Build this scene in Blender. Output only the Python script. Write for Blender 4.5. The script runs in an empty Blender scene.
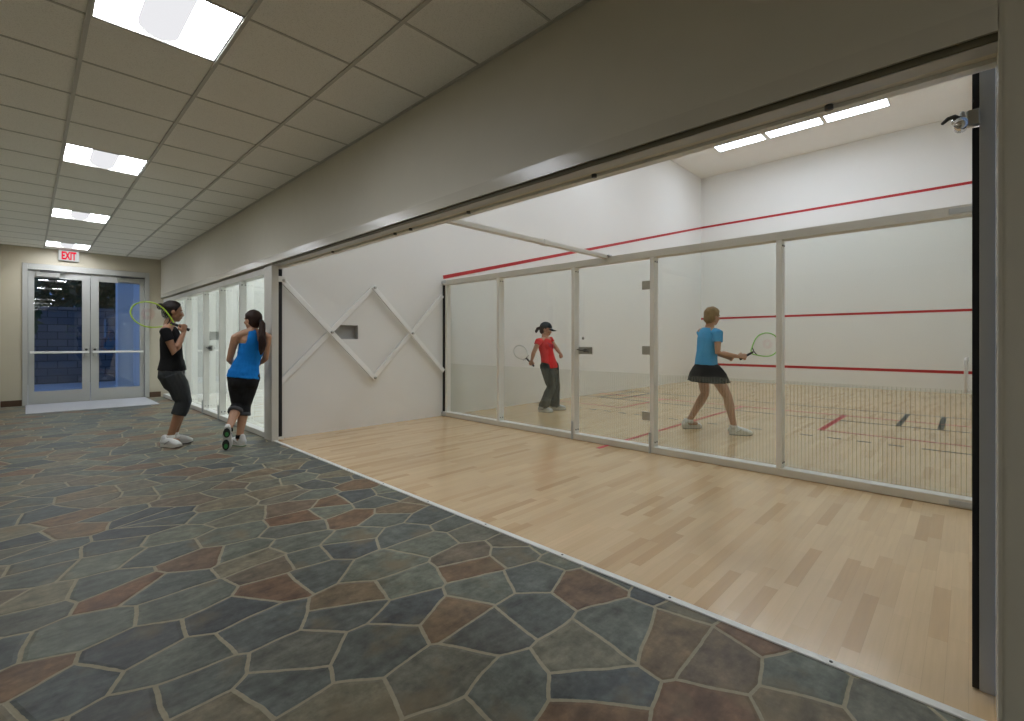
import bpy, bmesh, math, random
from mathutils import Vector, Matrix, noise, Quaternion
random.seed(7)
SC = bpy.context.scene
COL = SC.collection
PI = math.pi

# ------------------------------------------------------------------ materials
class NT:
    def __init__(s, name):
        s.m = bpy.data.materials.new(name); s.m.use_nodes = True
        s.t = s.m.node_tree; s.t.nodes.clear()
        s.out = s.t.nodes.new('ShaderNodeOutputMaterial')
    def n(s, typ, ins=None, **kw):
        nd = s.t.nodes.new('ShaderNode' + typ)
        for k, v in kw.items(): setattr(nd, k, v)
        for k, v in (ins or {}).items(): s.set(nd, k, v)
        return nd
    def set(s, nd, k, v):
        sock = nd.inputs[k]
        if isinstance(v, bpy.types.NodeSocket): s.t.links.new(v, sock)
        elif isinstance(v, bpy.types.Node): s.t.links.new(v.outputs[0], sock)
        else:
            if sock.type == 'RGBA' and len(v) == 3: v = (*v, 1)
            sock.default_value = v
    def math(s, op, a, b=0.0, c=None):
        nd = s.n('Math', operation=op)
        s.set(nd, 0, a); s.set(nd, 1, b)
        if c is not None: s.set(nd, 2, c)
        return nd.outputs[0]
    def mix(s, f, a, b, blend='MIX'):
        nd = s.n('MixRGB', blend_type=blend); s.set(nd, 0, f); s.set(nd, 1, a); s.set(nd, 2, b)
        return nd.outputs[0]
    def ramp(s, f, stops, interp='LINEAR'):
        nd = s.n('ValToRGB'); cr = nd.color_ramp; cr.interpolation = interp
        while len(cr.elements) < len(stops): cr.elements.new(.5)
        for e, (p, c) in zip(cr.elements, stops):
            e.position = p; e.color = (*c, 1)
        s.set(nd, 0, f); return nd.outputs[0]
    def coord(s): return s.n('TexCoord').outputs['Object']
    def finish(s, sh): s.t.links.new(sh.outputs[0] if isinstance(sh, bpy.types.Node) else sh, s.out.inputs[0]); return s.m

def bsdf(t, col, rough=.5, metal=0., **k):
    ins = {'Base Color': col, 'Roughness': rough, 'Metallic': metal}; ins.update(k)
    return t.n('BsdfPrincipled', ins)

def plain(name, col, rough=.5, metal=0., var=.06, scale=6., bump=0., bscale=200., **k):
    """paint / plastic / metal with faint procedural mottling"""
    t = NT(name); co = t.coord()
    nz = t.n('TexNoise', {'Vector': co, 'Scale': scale, 'Detail': 3.})
    f = t.math('MULTIPLY_ADD', nz.outputs[0], 2 * var, 1 - var)
    c = t.mix(1., col, t.n('CombineXYZ', {0: f, 1: f, 2: f}), 'MULTIPLY')
    b = bsdf(t, c, rough, metal, **k)
    if bump:
        n2 = t.n('TexNoise', {'Vector': co, 'Scale': bscale, 'Detail': 2.})
        t.set(b, 'Normal', t.n('Bump', {'Height': n2.outputs[0], 'Strength': bump, 'Distance': .002}))
    return t.finish(b)

def emit(name, col, st):
    t = NT(name); return t.finish(t.n('Emission', {'Color': col, 'Strength': st}))

def glass_mat(name, tint, frit=False, ior=1.5):
    t = NT(name)
    bf = t.n('NewGeometry').outputs['Backfacing']
    fr = t.n('Fresnel', {'IOR': t.math('MULTIPLY_ADD', bf, 1.0005 - ior, ior)})   # reflect on the entry face only
    tr = t.n('BsdfTransparent', {'Color': tint})
    gl = t.n('BsdfGlossy', {'Color': (1, 1, 1), 'Roughness': .0})
    if frit:   # pale ceramic pin stripes printed on the lower part of the pane
        co = t.n('SeparateXYZ', {0: t.coord()})
        ph = t.math('FRACT', t.math('DIVIDE', co.outputs[1], .027))
        band = t.math('LESS_THAN', ph, .66)
        low = t.math('LESS_THAN', co.outputs[2], .80)
        f = t.math('MULTIPLY', t.math('MULTIPLY', band, low), .075)
        dif = t.n('BsdfDiffuse', {'Color': (.78, .84, .76)})
        trl = t.n('BsdfTranslucent', {'Color': (.78, .84, .76)})
        d2 = t.n('MixShader', {0: .5, 1: dif, 2: trl})
        edge = t.math('MULTIPLY', t.math('MULTIPLY', t.math('GREATER_THAN', ph, .66), t.math('LESS_THAN', ph, .84)), low)  # darker lines beside each stripe put the frit's shadow into the tint
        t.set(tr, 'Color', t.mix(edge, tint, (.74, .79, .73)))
        tr = t.n('MixShader', {0: f, 1: tr, 2: d2})
    return t.finish(t.n('MixShader', {0: fr.outputs[0], 1: tr, 2: gl}))

def slate_mat():
    t = NT('slate flagstones')
    co = t.coord()
    wob = t.n('TexNoise', {'Vector': co, 'Scale': 3.1, 'Detail': 2.})
    off = t.n('VectorMath', {0: wob.outputs['Color'], 1: (.5, .5, .5)}, operation='SUBTRACT')
    off = t.n('VectorMath', {0: off.outputs[0], 'Scale': .045}, operation='SCALE')
    p = t.n('VectorMath', {0: co, 1: off.outputs[0]}, operation='ADD')
    mp = t.n('Mapping', {'Vector': p.outputs[0], 'Rotation': (0, 0, .12), 'Scale': (3.5, 4.5, 1)})
    v = t.n('TexVoronoi', {'Vector': mp.outputs[0], 'Scale': 1., 'Randomness': .82}, voronoi_dimensions='2D')
    e = t.n('TexVoronoi', {'Vector': mp.outputs[0], 'Scale': 1., 'Randomness': .82}, voronoi_dimensions='2D', feature='DISTANCE_TO_EDGE')
    sep = t.n('SeparateXYZ', {0: v.outputs['Color']})
    stone = t.ramp(sep.outputs[0], [(0, (.070, .079, .080)), (.16, (.096, .106, .092)), (.32, (.130, .140, .106)), (.46, (.080, .088, .080)),
                                  (.56, (.150, .140, .096)), (.68, (.148, .104, .062)), (.80, (.138, .080, .048)), (.9, (.118, .116, .088)), (.97, (.062, .068, .068))])
    # cleft slate: soft clouds and fine streaks in each stone
    cl = t.n('TexNoise', {'Vector': p.outputs[0], 'Scale': 7., 'Detail': 6., 'Roughness': .65})
    st2 = t.n('TexNoise', {'Vector': t.n('Mapping', {'Vector': p.outputs[0], 'Rotation': (0, 0, .5), 'Scale': (6., 22., 1.)}), 'Scale': 1., 'Detail': 5., 'Roughness': .6})
    f = t.math('MULTIPLY_ADD', t.math('ADD', cl.outputs[0], t.math('MULTIPLY', st2.outputs[0], .6)), 2.3, -.62)
    vn = t.n('TexNoise', {'Vector': p.outputs[0], 'Scale': 21., 'Detail': 6., 'Roughness': .7})
    f = t.math('MULTIPLY', f, t.math('MULTIPLY_ADD', vn.outputs[0], 1.5, .25))
    stone = t.mix(1., stone, t.n('CombineXYZ', {0: f, 1: f, 2: f}), 'MULTIPLY')
    tan = t.n('TexNoise', {'Vector': p.outputs[0], 'Scale': 4.2, 'Detail': 5., 'W': 3.}, noise_dimensions='4D')
    tf = t.ramp(tan.outputs[0], [(.56, (0, 0, 0)), (.70, (.7, .7, .7))])
    stone = t.mix(tf, stone, (.20, .155, .09))
    gn = t.n('TexNoise', {'Vector': co, 'Scale': 40., 'Detail': 3.})
    grout = t.mix(gn.outputs[0], (.27, .245, .175), (.40, .365, .265))
    wid = t.math('MULTIPLY_ADD', gn.outputs[0], .020, .016)
    gm = t.math('LESS_THAN', e.outputs['Distance'], wid)
    c = t.mix(gm, stone, grout)
    h = t.n('MapRange', {'Value': e.outputs['Distance'], 'From Min': .015, 'From Max': .07})
    hh = t.math('MULTIPLY_ADD', cl.outputs[0], .55, h.outputs[0])
    fine = t.n('TexNoise', {'Vector': co, 'Scale': 55., 'Detail': 4.})
    hh = t.math('MULTIPLY_ADD', fine.outputs[0], .12, hh)
    bp = t.n('Bump', {'Height': hh, 'Strength': .6, 'Distance': .005})
    r = t.math('MULTIPLY_ADD', cl.outputs[0], .3, .38)
    b = bsdf(t, c, t.mix(gm, t.n('CombineXYZ', {0: r, 1: r, 2: r}), (.8, .8, .8)), Normal=bp.outputs[0], **{'Specular IOR Level': .3})
    return t.finish(b)

def maple_mat(name, base=(.665, .48, .275)):
    t = NT(name); s = t.n('SeparateXYZ', {0: t.coord()})
    row = t.math('FLOOR', t.math('DIVIDE', s.outputs[1], .057))
    wr = t.n('TexWhiteNoise', {'W': row}, noise_dimensions='1D')
    x = t.math('ADD', t.math('DIVIDE', s.outputs[0], .52), t.math('MULTIPLY', wr.outputs[0], 9.))
    colm = t.math('FLOOR', x)
    wn = t.n('TexWhiteNoise', {'Vector': t.n('CombineXYZ', {0: row, 1: colm, 2: 0.})}, noise_dimensions='3D')
    tone = t.ramp(wn.outputs[0], [(0, tuple(k * q for k, q in zip(base, (.82, .75, .66)))), (.16, tuple(k * q for k, q in zip(base, (.94, .90, .85)))), (.5, base), (.85, tuple(min(1, k * 1.04) for k in base)), (1, tuple(min(1, k * 1.08) for k in base))])
    g = t.n('TexNoise', {'Vector': t.n('Mapping', {'Vector': t.coord(), 'Scale': (3., 60., 1.)}), 'Scale': 1., 'Detail': 5., 'Roughness': .6})
    gf = t.math('MULTIPLY_ADD', g.outputs[0], .22, .89)
    cl = t.n('TexNoise', {'Vector': t.coord(), 'Scale': .9, 'Detail': 2.})
    gf = t.math('MULTIPLY', gf, t.math('MULTIPLY_ADD', cl.outputs[0], .16, .92))
    tone = t.mix(1., tone, t.n('CombineXYZ', {0: gf, 1: gf, 2: gf}), 'MULTIPLY')
    fy = t.math('FRACT', t.math('DIVIDE', s.outputs[1], .057))
    fx = t.math('FRACT', x)
    seam = t.math('MAXIMUM', t.math('LESS_THAN', fy, .025), t.math('LESS_THAN', fx, .003))
    c = t.mix(t.math('MULTIPLY', seam, .22), tone, (.30, .21, .12))
    b = bsdf(t, c, .26, **{'Coat Weight': .3, 'Coat Roughness': .12, 'Specular IOR Level': .45})
    return t.finish(b)

def tile_mat():
    t = NT('acoustic ceiling tile'); co = t.coord()
    n1 = t.n('TexNoise', {'Vector': co, 'Scale': 180., 'Detail': 2.})
    c = t.mix(t.ramp(n1.outputs[0], [(.35, (0, 0, 0)), (.45, (1, 1, 1))]), (.74, .73, .68), (.88, .87, .82))
    b = bsdf(t, c, .9, Normal=t.n('Bump', {'Height': n1.outputs[0], 'Strength': .25, 'Distance': .002}).outputs[0])
    return t.finish(b)

def block_mat():
    t = NT('grey block masonry')
    s = t.n('SeparateXYZ', {0: t.coord()})
    b = t.n('TexBrick', {'Vector': t.n('CombineXYZ', {0: s.outputs[0], 1: s.outputs[2], 2: 0.}), 'Color1': (.13, .135, .14), 'Color2': (.20, .20, .20), 'Mortar': (.07, .07, .07),
                         'Scale': 1., 'Brick Width': .4, 'Row Height': .2, 'Mortar Size': .012})
    return t.finish(bsdf(t, b.outputs[0], .9))

M = {}
M['paint'] = plain('greige wall paint', (.62, .59, .50), .55, var=.03, bump=.15, bscale=300)
M['paint_end'] = plain('warm beige wall paint', (.50, .455, .35), .55, var=.03, bump=.15, bscale=300)
M['trim_gloss'] = plain('satin greige trim enamel', (.62, .59, .505), .24, var=.03, bump=.05, bscale=120)
M['white'] = plain('white court plaster', (.80, .80, .775), .6, var=.015, scale=1.5)
M['ceil_white'] = plain('warm white court ceiling', (.80, .785, .73), .8, var=.02)
M['alum'] = plain('painted aluminium frame', (.64, .625, .57), .4, var=.03)
M['alum_light'] = plain('white aluminium frame', (.80, .80, .76), .38, var=.02)
M['bar_white'] = plain('white enamel bar', (.88, .885, .87), .35, var=.01)
M['niche'] = plain('grey niche lining', (.42, .42, .41), .6)
M['alum_grey'] = plain('grey anodised aluminium', (.47, .49, .50), .38, var=.05)
M['steel'] = plain('brushed steel', (.50, .50, .47), .3, metal=.8, var=.08, scale=30)
M['dark_steel'] = plain('dark steel bolt', (.10, .10, .095), .4, metal=.6)
M['chrome'] = plain('polished chrome', (.75, .75, .73), .12, metal=1., var=.03)
M['rubber'] = plain('black rubber seal', (.008, .008, .009), .6)
M['jamb'] = plain('warm grey jamb enamel', (.50, .49, .46), .5)
M['gap'] = plain('shade coloured recess', (.15, .135, .09), .8)  # wall paint darkened so the colour carries the shade in the reveal
M['tile'] = tile_mat()
M['tee'] = plain('grey painted ceiling tee', (.52, .51, .47), .5, var=.03)
M['slate'] = slate_mat()
M['maple'] = maple_mat('maple strip floor')
M['maple_overlit'] = maple_mat('overlit maple strip floor', (.82, .79, .72))  # maple base whitened to stand for an overexposed floor
M['glass'] = glass_mat('clear court glass', (.926, .948, .932))
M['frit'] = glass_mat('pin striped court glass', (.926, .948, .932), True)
M['door_glass'] = glass_mat('door glass', (.80, .86, .92), False, 2.0)
M['red'] = plain('red court paint', (.46, .018, .02), .45, var=.05)
M['floor_red'] = plain('red floor line', (.46, .03, .035), .4, var=.05, **{'Specular IOR Level': .12})
M['black'] = plain('black floor line', (.025, .027, .026), .4, **{'Specular IOR Level': .12})
M['door'] = plain('light grey door enamel', (.44, .44, .415), .35, var=.02)
M['mat'] = plain('pale grey entry mat', (.46, .46, .48), .9, var=.08, scale=40, bump=.5)
M['base'] = plain('brown rubber baseboard', (.085, .045, .022), .5, var=.1)
M['lamp'] = emit('bright fluorescent reflector', (.96, 1., 1.07), 32.0)
M['basket'] = emit('frosted lamp basket', (.97, .97, 1.), .86)
M['court_lamp'] = emit('court light diffuser', (.91, 1., 1.14), 12.4)
M['court_lamp_b'] = emit('far court light diffuser', (.92, 1., 1.12), 20.)
M['sign_face'] = emit('lit white sign face', (.82, .86, .85), .72)
M['sign_red'] = emit('lit red sign letters', (1., .012, .05), .85)
M['block'] = block_mat()
M['concrete'] = plain('pale concrete slab', (.50, .50, .50), .9, var=.1)
M['column'] = plain('white painted column', (.75, .75, .74), .7, var=.03)
M['leaf'] = plain('dark green leaves', (.035, .075, .02), .6, var=.5, scale=3.)
M['bark'] = plain('dark bark', (.04, .03, .022), .9, var=.3)
# people
M['skin_a'] = plain('warm brown skin', (.36, .185, .105), .5, var=.04, **{'Subsurface Weight': .05})
M['skin_b'] = plain('tan skin', (.46, .26, .16), .5, var=.04, **{'Subsurface Weight': .05})
M['skin_c'] = plain('light tan skin', (.50, .28, .18), .5, var=.05, **{'Subsurface Weight': .05})
M['lip'] = plain('lips', (.30, .09, .07), .4)
M['brow'] = plain('eyebrow', (.02, .014, .01), .7)
M['eye'] = plain('eye white', (.45, .43, .40), .3)
M['iris'] = plain('dark iris', (.02, .012, .008), .1)
def hair_mat(name, col):
    t = NT(name)
    w = t.n('TexNoise', {'Vector': t.n('Mapping', {'Vector': t.coord(), 'Scale': (60., 60., 9.)}), 'Scale': 2., 'Detail': 3.})
    c = t.mix(w.outputs[0], tuple(k * .55 for k in col), tuple(min(1, k * 1.6) for k in col))
    return t.finish(bsdf(t, c, .60, **{'Specular IOR Level': .25}, Normal=t.n('Bump', {'Height': w.outputs[0], 'Strength': .5, 'Distance': .004}).outputs[0]))
M['hair_black'] = hair_mat('black brown hair', (.012, .008, .006))
M['hair_brown'] = hair_mat('dark brown hair', (.026, .012, .008))
M['hair_blond'] = hair_mat('ash blond hair', (.25, .165, .075))
def cloth(name, col, rough=.85, var=.12):
    return plain(name, col, rough, var=var, scale=9., bump=.25, bscale=500., **{'Specular IOR Level': .2})
M['c_black'] = cloth('black jersey', (.010, .010, .011))
M['c_char'] = cloth('charcoal stretch fabric', (.050, .055, .058))
M['c_black2'] = cloth('faded black fabric', (.022, .022, .023))
M['c_cuff'] = cloth('grey rolled cuff', (.07, .072, .075))
M['c_blue'] = cloth('bright blue jersey', (.008, .19, .60))
M['c_sky'] = cloth('sky blue jersey', (.085, .37, .69))
M['c_red'] = cloth('bright red jersey', (.72, .045, .045))
M['c_print'] = cloth('dark chest print', (.12, .03, .07))
M['c_pants'] = cloth('dark green black trousers', (.020, .026, .022))
M['c_cap'] = cloth('dark navy cap cloth', (.025, .032, .036))
M['shoe_white'] = plain('white shoe leather', (.70, .71, .70), .5, var=.06, scale=30)
M['shoe_grey'] = plain('grey shoe leather', (.45, .46, .46), .5, var=.15, scale=30)
M['sole'] = plain('white rubber sole', (.66, .66, .63), .6)
M['sole_dark'] = plain('dark rubber sole', (.05, .055, .05), .6)
M['sole_black'] = plain('black outsole', (.010, .011, .010), .5)
M['green'] = plain('green rubber accent', (.03, .20, .05), .5)
M['sock'] = cloth('white sock', (.70, .69, .66))
M['sock_dark'] = cloth('black sock', (.015, .015, .015))
M['lime'] = plain('lime racquet frame', (.42, .62, .04), .35, var=.05)
M['grass_green'] = plain('green racquet frame', (.22, .58, .08), .35, var=.05)
M['pale_frame'] = plain('pale grey racquet frame', (.62, .64, .60), .35, var=.05)
M['grip'] = plain('black grip tape', (.010, .010, .010), .7)
def string_mat(name, c2):
    t = NT(name); co = t.n('SeparateXYZ', {0: t.coord()})
    yy = t.math('SUBTRACT', co.outputs[1], .40)
    r = t.math('SQRT', t.math('ADD', t.math('MULTIPLY', co.outputs[0], co.outputs[0]), t.math('MULTIPLY', yy, yy)))
    m = t.math('MULTIPLY', t.math('GREATER_THAN', r, .02), t.math('LESS_THAN', r, .062))
    return t.finish(bsdf(t, t.mix(m, (.72, .72, .68), c2), .4))
M['string'] = string_mat('racquet string', (.65, .18, .22))
M['string_plain'] = plain('pale racquet string', (.72, .72, .68), .4)

# ------------------------------------------------------------------ object helpers
WM = {}   # location of each root
def link(o, parent=None):
    COL.objects.link(o)
    if parent: o.parent = parent
    return o
def props(o, label=None, cat=None, group=None, kind=None):
    if label: o['label'] = label
    if cat: o['category'] = cat
    if group: o['group'] = group
    if kind: o['kind'] = kind
    return o
def thing(name, label, cat, loc=(0, 0, 0), rotz=0., group=None, kind=None):
    o = bpy.data.objects.new(name, None); o.empty_display_size = .1
    link(o); o.location = loc; o.rotation_euler = (0, 0, rotz)
    return props(o, label, cat, group, kind)
def root_of(o):
    while o.parent: o = o.parent
    return o

class MB:
    def __init__(s): s.b = bmesh.new(); s.mi = 0
    def _tag(s, fs):
        for f in fs: f.material_index = s.mi
    def box(s, x0, x1, y0, y1, z0, z1):
        vs = [s.b.verts.new((x, y, z)) for x in (x0, x1) for y in (y0, y1) for z in (z0, z1)]
        q = [(0, 1, 3, 2), (4, 6, 7, 5), (0, 4, 5, 1), (2, 3, 7, 6), (0, 2, 6, 4), (1, 5, 7, 3)]
        s._tag([s.b.faces.new([vs[i] for i in f]) for f in q]); return s
    def quad(s, *p):
        s._tag([s.b.faces.new([s.b.verts.new(q) for q in p])]); return s
    def bar(s, a, b, w, h, side):
        """box from a to b; w along side, h along the third axis"""
        a, b = Vector(a), Vector(b); d = (b - a).normalized(); sd = Vector(side); sd = (sd - d * sd.dot(d)).normalized(); up = d.cross(sd)
        vs = [s.b.verts.new(p + sd * i * w / 2 + up * j * h / 2) for p in (a, b) for i, j in ((-1, -1), (1, -1), (1, 1), (-1, 1))]
        q = [(3, 2, 1, 0), (4, 5, 6, 7), (0, 1, 5, 4), (1, 2, 6, 5), (2, 3, 7, 6), (3, 0, 4, 7)]
        s._tag([s.b.faces.new([vs[i] for i in f]) for f in q]); return s
    def tube(s, pts, radii, lat=None, seg=14, cap='round', closed=False):
        """tube through pts; radii: float or (lateral, depth); lat: lateral vector(s)"""
        pts = [Vector(p) for p in pts]; n = len(pts)
        if not isinstance(radii, list): radii = [radii] * n
        rr = [(r, r) if not isinstance(r, tuple) else r for r in radii]
        rings = []; prev = None
        P, R, T, L = [], [], [], []
        for i in range(n):
            if closed: t = (pts[(i + 1) % n] - pts[i - 1]).normalized()
            else: t = (pts[min(i + 1, n - 1)] - pts[max(i - 1, 0)]).normalized()
            if lat is not None: l = Vector(lat[i] if isinstance(lat, list) else lat)
            elif prev is not None: l = prev
            else: l = Vector((0, 0, 1)) if abs(t.z) < .9 else Vector((1, 0, 0))
            l = (l - t * l.dot(t)).normalized(); prev = l
            P.append(pts[i]); R.append(rr[i]); T.append(t); L.append(l)
        if cap == 'round' and not closed:
            def capr(i, sg):
                m = (R[i][0] + R[i][1]) / 2; out = []
                for k in (1, 2, 3):
                    a = k / 3.35 * PI / 2
                    out.append((P[i] + T[i] * sg * m * math.sin(a), (R[i][0] * math.cos(a), R[i][1] * math.cos(a)), T[i], L[i]))
                return out
            seq = list(reversed(capr(0, -1))) + list(zip(P, R, T, L)) + capr(n - 1, 1)
        else: seq = list(zip(P, R, T, L))
        for p, r, t, l in seq:
            d = t.cross(l)
            rings.append([s.b.verts.new(p + l * r[0] * math.cos(a) + d * r[1] * math.sin(a)) for a in (2 * PI * k / seg for k in range(seg))])
        fs = []
        m = len(rings)
        for i in range(m if closed else m - 1):
            A, B = rings[i], rings[(i + 1) % m]
            for k in range(seg):
                fs.append(s.b.faces.new((A[k], A[(k + 1) % seg], B[(k + 1) % seg], B[k])))
        if not closed:
            fs.append(s.b.faces.new(list(reversed(rings[0])))); fs.append(s.b.faces.new(rings[-1]))
        for f in fs: f.smooth = True
        s._tag(fs); return s
    def ell(s, c, r, axes=None, seg=20):
        """ellipsoid; axes = 3x3 of unit vectors"""
        g = bmesh.ops.create_uvsphere(s.b, u_segments=seg, v_segments=seg // 2 + 2, radius=1.)
        ax = axes or (Vector((1, 0, 0)), Vector((0, 1, 0)), Vector((0, 0, 1)))
        for v in g['verts']:
            q = v.co.copy(); v.co = Vector(c) + ax[0] * q.x * r[0] + ax[1] * q.y * r[1] + ax[2] * q.z * r[2]
        fs = {f for v in g['verts'] for f in v.link_faces}
        for f in fs: f.smooth = True
        s._tag(fs); return s
    def cyl(s, a, b, r, seg=16): return s.tube([a, b], r, seg=seg, cap='flat')
    def mesh(s, mats, off=None, bevel=0., smooth=False):
        if off is not None: bmesh.ops.translate(s.b, verts=s.b.verts[:], vec=-Vector(off))
        if bevel:
            bmesh.ops.bevel(s.b, geom=s.b.edges[:], offset=bevel, segments=2, affect='EDGES', profile=.5, clamp_overlap=True)
        bmesh.ops.recalc_face_normals(s.b, faces=s.b.faces[:])
        me = bpy.data.meshes.new('m'); s.b.to_mesh(me); s.b.free()
        for m in (mats if isinstance(mats, (list, tuple)) else [mats]): me.materials.append(m)
        if smooth:
            for p in me.polygons: p.use_smooth = True
        return me
    def build(s, name, mats, parent=None, bevel=0., local=False, smooth=False):
        off = None
        if parent and not local: off = root_of(parent).location
        me = s.mesh(mats, off, bevel, smooth); me.name = name
        return link(bpy.data.objects.new(name, me), parent)
def box(*a): return MB().box(*a)
def struct(name, mb, mats, parent=None, bevel=0.):
    o = mb.build(name, mats, parent, bevel)
    if parent is None: o['kind'] = 'structure'
    return o
def solid_single(mb, name, mats, loc, label, cat, group=None, bevel=0.):
    """a thing that is one mesh; origin at loc"""
    me = mb.mesh(mats, loc, bevel); me.name = name
    o = link(bpy.data.objects.new(name, me)); o.location = loc
    return props(o, label, cat, group)
def dup(root, loc, label, group=None):
    r = root.copy(); COL.objects.link(r); r.location = loc; r['label'] = label
    if group: r['group'] = group
    def rec(src, dst):
        for ch in list(src.children):
            c = ch.copy(); COL.objects.link(c); c.parent = dst; rec(ch, c)
    rec(root, r); return r

# ------------------------------------------------------------------ dimensions
XW = 1.937           # corridor face of the court wall
XI = 2.11            # court face of that wall
XF = 14.18           # front wall of the courts
YS = 5.80            # side wall of the near court
YD = 5.93            # far face of the dividing wall
YE = 12.0            # end wall
ZC = 2.824           # corridor ceiling
ZT = 6.05            # court ceiling
YB = -13.2           # back of the corridor
ZH = 2.006           # soffit over the opening
XL = -1.00           # left corridor wall

# ------------------------------------------------------------------ setting
struct('floor', box(XL - .2, 1.968, YB, YE + .02, -.12, 0), M['slate'])
fc = struct('floor_court', box(1.996, XF, -.10, YS + .05, -.12, 0), M['maple'])
struct('floor_second_court', box(1.968, XF, YD, YE - .08, -.12, 0), M['maple_overlit'])
# painted lines on the maple
ln = MB(); ZL = .0015
def fline(x0, x1, y0, y1): ln.box(x0, x1, y0, y1, -.002, ZL)
w = .025
fline(4.24, 8.75, 2.84 - w, 2.84 + w)
fline(8.72, 8.77, -.08, YS)
for ya, yb in ((4.305, YS), (-.08, 1.37)):
    fline(7.10, 7.14, ya, yb)
fline(7.10, 8.75, 4.305 - w, 4.305 + w); fline(7.10, 8.80, 1.37 - w - .01, 1.37 + w + .01)
ln.build('court_line', M['floor_red'], fc)
ln = MB()
fline(8.155, 8.195, -.08, YS); fline(9.58, 9.62, -.08, YS)
for y in (.265, .685, 5.015, 5.435): fline(8.17, 9.60, y - .03, y + .03)
fline(6.60, 6.64, -.08, .36); fline(6.60, 6.64, 5.34, YS)
y = .505
while y < 5.2:
    fline(6.60, 6.64, y, y + .135); y += .283
ln.build('court_line', M['black'], fc)

# corridor ceiling: tiles between tees
SX = [XL, -.933, -.356, .222, .800, 1.378, XW]
SY0, PY = 2.70 - 29 * .56, .56
SY = [SY0 + PY * i for i in range(47)]; SY = [y for y in SY if YB - .5 < y < YE]
SY = [YB] + [y for y in SY if y > YB + .05] + [YE]
LY = [2.70 + 2.8 * k for k in (-5, -4, -3, -2, 0, 1, 2, 3)]
tiles = MB()
for i in range(len(SX) - 1):
    for j in range(len(SY) - 1):
        if i == 3 and any(abs(SY[j] - l) < .1 for l in LY): continue
        tiles.box(SX[i] + .006, SX[i + 1] - .006, SY[j] + .006, SY[j + 1] - .006, ZC, ZC + .02)
ceil = struct('ceiling', tiles, M['tile'])
tee = MB()
for i, x in enumerate(SX[1:-1]): tee.box(x - .010, x + .010, YB, YE, ZC - .010, ZC + .03)
tee.box(XW - .022, XW, YB, YE, ZC - .006, ZC + .03)
tee.box(XL, XL + .022, YB, YE, ZC - .006, ZC + .03); tee.box(XL, XW, YE - .022, YE, ZC - .006, ZC + .03)
for y in SY[1:-1]: tee.box(XL, XW, y - .007, y + .007, ZC - .004, ZC + .03)
tee.build('ceiling_grid', M['tee'], ceil)
struct('ceiling_slab', box(XL - .2, XW, YB, YE, ZC + .16, ZC + .22), M['tile'])
struct('ceiling_court', box(XI, XF, -.10, YS + .05, ZT, ZT + .1), M['ceil_white'])
struct('ceiling_second_court', box(XI, XF, YD, YE, ZT, ZT + .1), M['ceil_white'])

# corridor walls
wr = MB(); wr.box(XW, XI, -.062, YE, 2.032, ZT + .1); wr.box(XW, XI, YB, -.062, 0, ZT + .1)
wr.box(XW + .09, XI, -.062, YE, ZH + .002, 2.032)
struct('wall_right', wr, [M['paint']])
tr = MB(); tr.box(XW - .004, XW, -.062, YE, 2.029, 2.105)
tr.box(XW - .004, XI - .02, -.066, -.060, 0, 2.105); 
struct('trim_1', tr, M['trim_gloss'])
struct('wall_left', box(XL - .15, XL, YB, YE, 0, ZC + .2), M['paint_end'])
struct('wall_left_return', box(XL, -.312, 11.0, YE, 0, ZC), M['paint_end'])
struct('wall_back', box(XL, XW, YB - .15, YB, 0, ZC + .2), M['paint_end'])
we = MB()
we.box(XL - .15, -.052, YE, YE + .15, 0, ZC + .2); we.box(1.747, XI, YE, YE + .15, 0, ZC + .2); we.box(-.052, 1.747, YE, YE + .15, 2.535, ZC + .2)
struct('wall_end', we, M['paint_end'])
bb = MB(); bb.box(-.310, -.054, YE - .012, YE, 0, .105); bb.box(1.749, XW - .001, YE - .012, YE, 0, .105)
struct('baseboard_end', bb, M['base'])

# court walls
wf = struct('wall_front', box(XF, XF + .15, -.25, YS + .1, 0, ZT + .1), M['white'])
st = MB()
for z0, z1 in ((4.535, 4.595), (1.79, 1.845), (.43, .495)): st.box(XF - .004, XF + .001, -.08, YS, z0, z1)
st.build('wall_stripe', M['red'], wf)
def niche_wall(name, y0, y1, nz, x0=2.02):
    n = MB(); a, b, c, d = 2.72, 3.056, 1.168, 1.352
    n.box(x0, a, y0, y1, 0, ZT + .1); n.box(b, XF, y0, y1, 0, ZT + .1); n.box(a, b, y0, y1, 0, c); n.box(a, b, y0, y1, d, ZT + .1)
    w_ = struct(name, n, M['white'])
    q = MB(); q.box(a, b, y0 + .095, y1, c, d); q.box(a, a + .004, y0 + .004, y0 + .1, c, d); q.box(b - .004, b, y0 + .004, y0 + .1, c, d)
    q.box(a, b, y0 + .004, y0 + .1, c, c + .004); q.box(a, b, y0 + .004, y0 + .1, d - .004, d)
    q.build('niche_lining', M['niche'], w_); return w_
ws = niche_wall('wall_side', YS, YD, 0)
sl = MB()    # sloping red out line on the side wall
a = Vector((4.46, YS - .002, 2.125)); b = Vector((XF, YS - .002, 4.565))
sl.bar(a, b, .006, .055, (0, 1, 0)); sl.build('wall_stripe', M['red'], ws)
niche_wall('wall_second_court', YE - .13, YE, 0, 2.12)
struct('wall_second_front', box(XF, XF + .15, YD - .1, YE, 0, ZT + .1), M['white'])
struct('wall_court_right', box(2.24, XF, -.25, -.08, 0, ZT + .1), M['white'])

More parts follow.
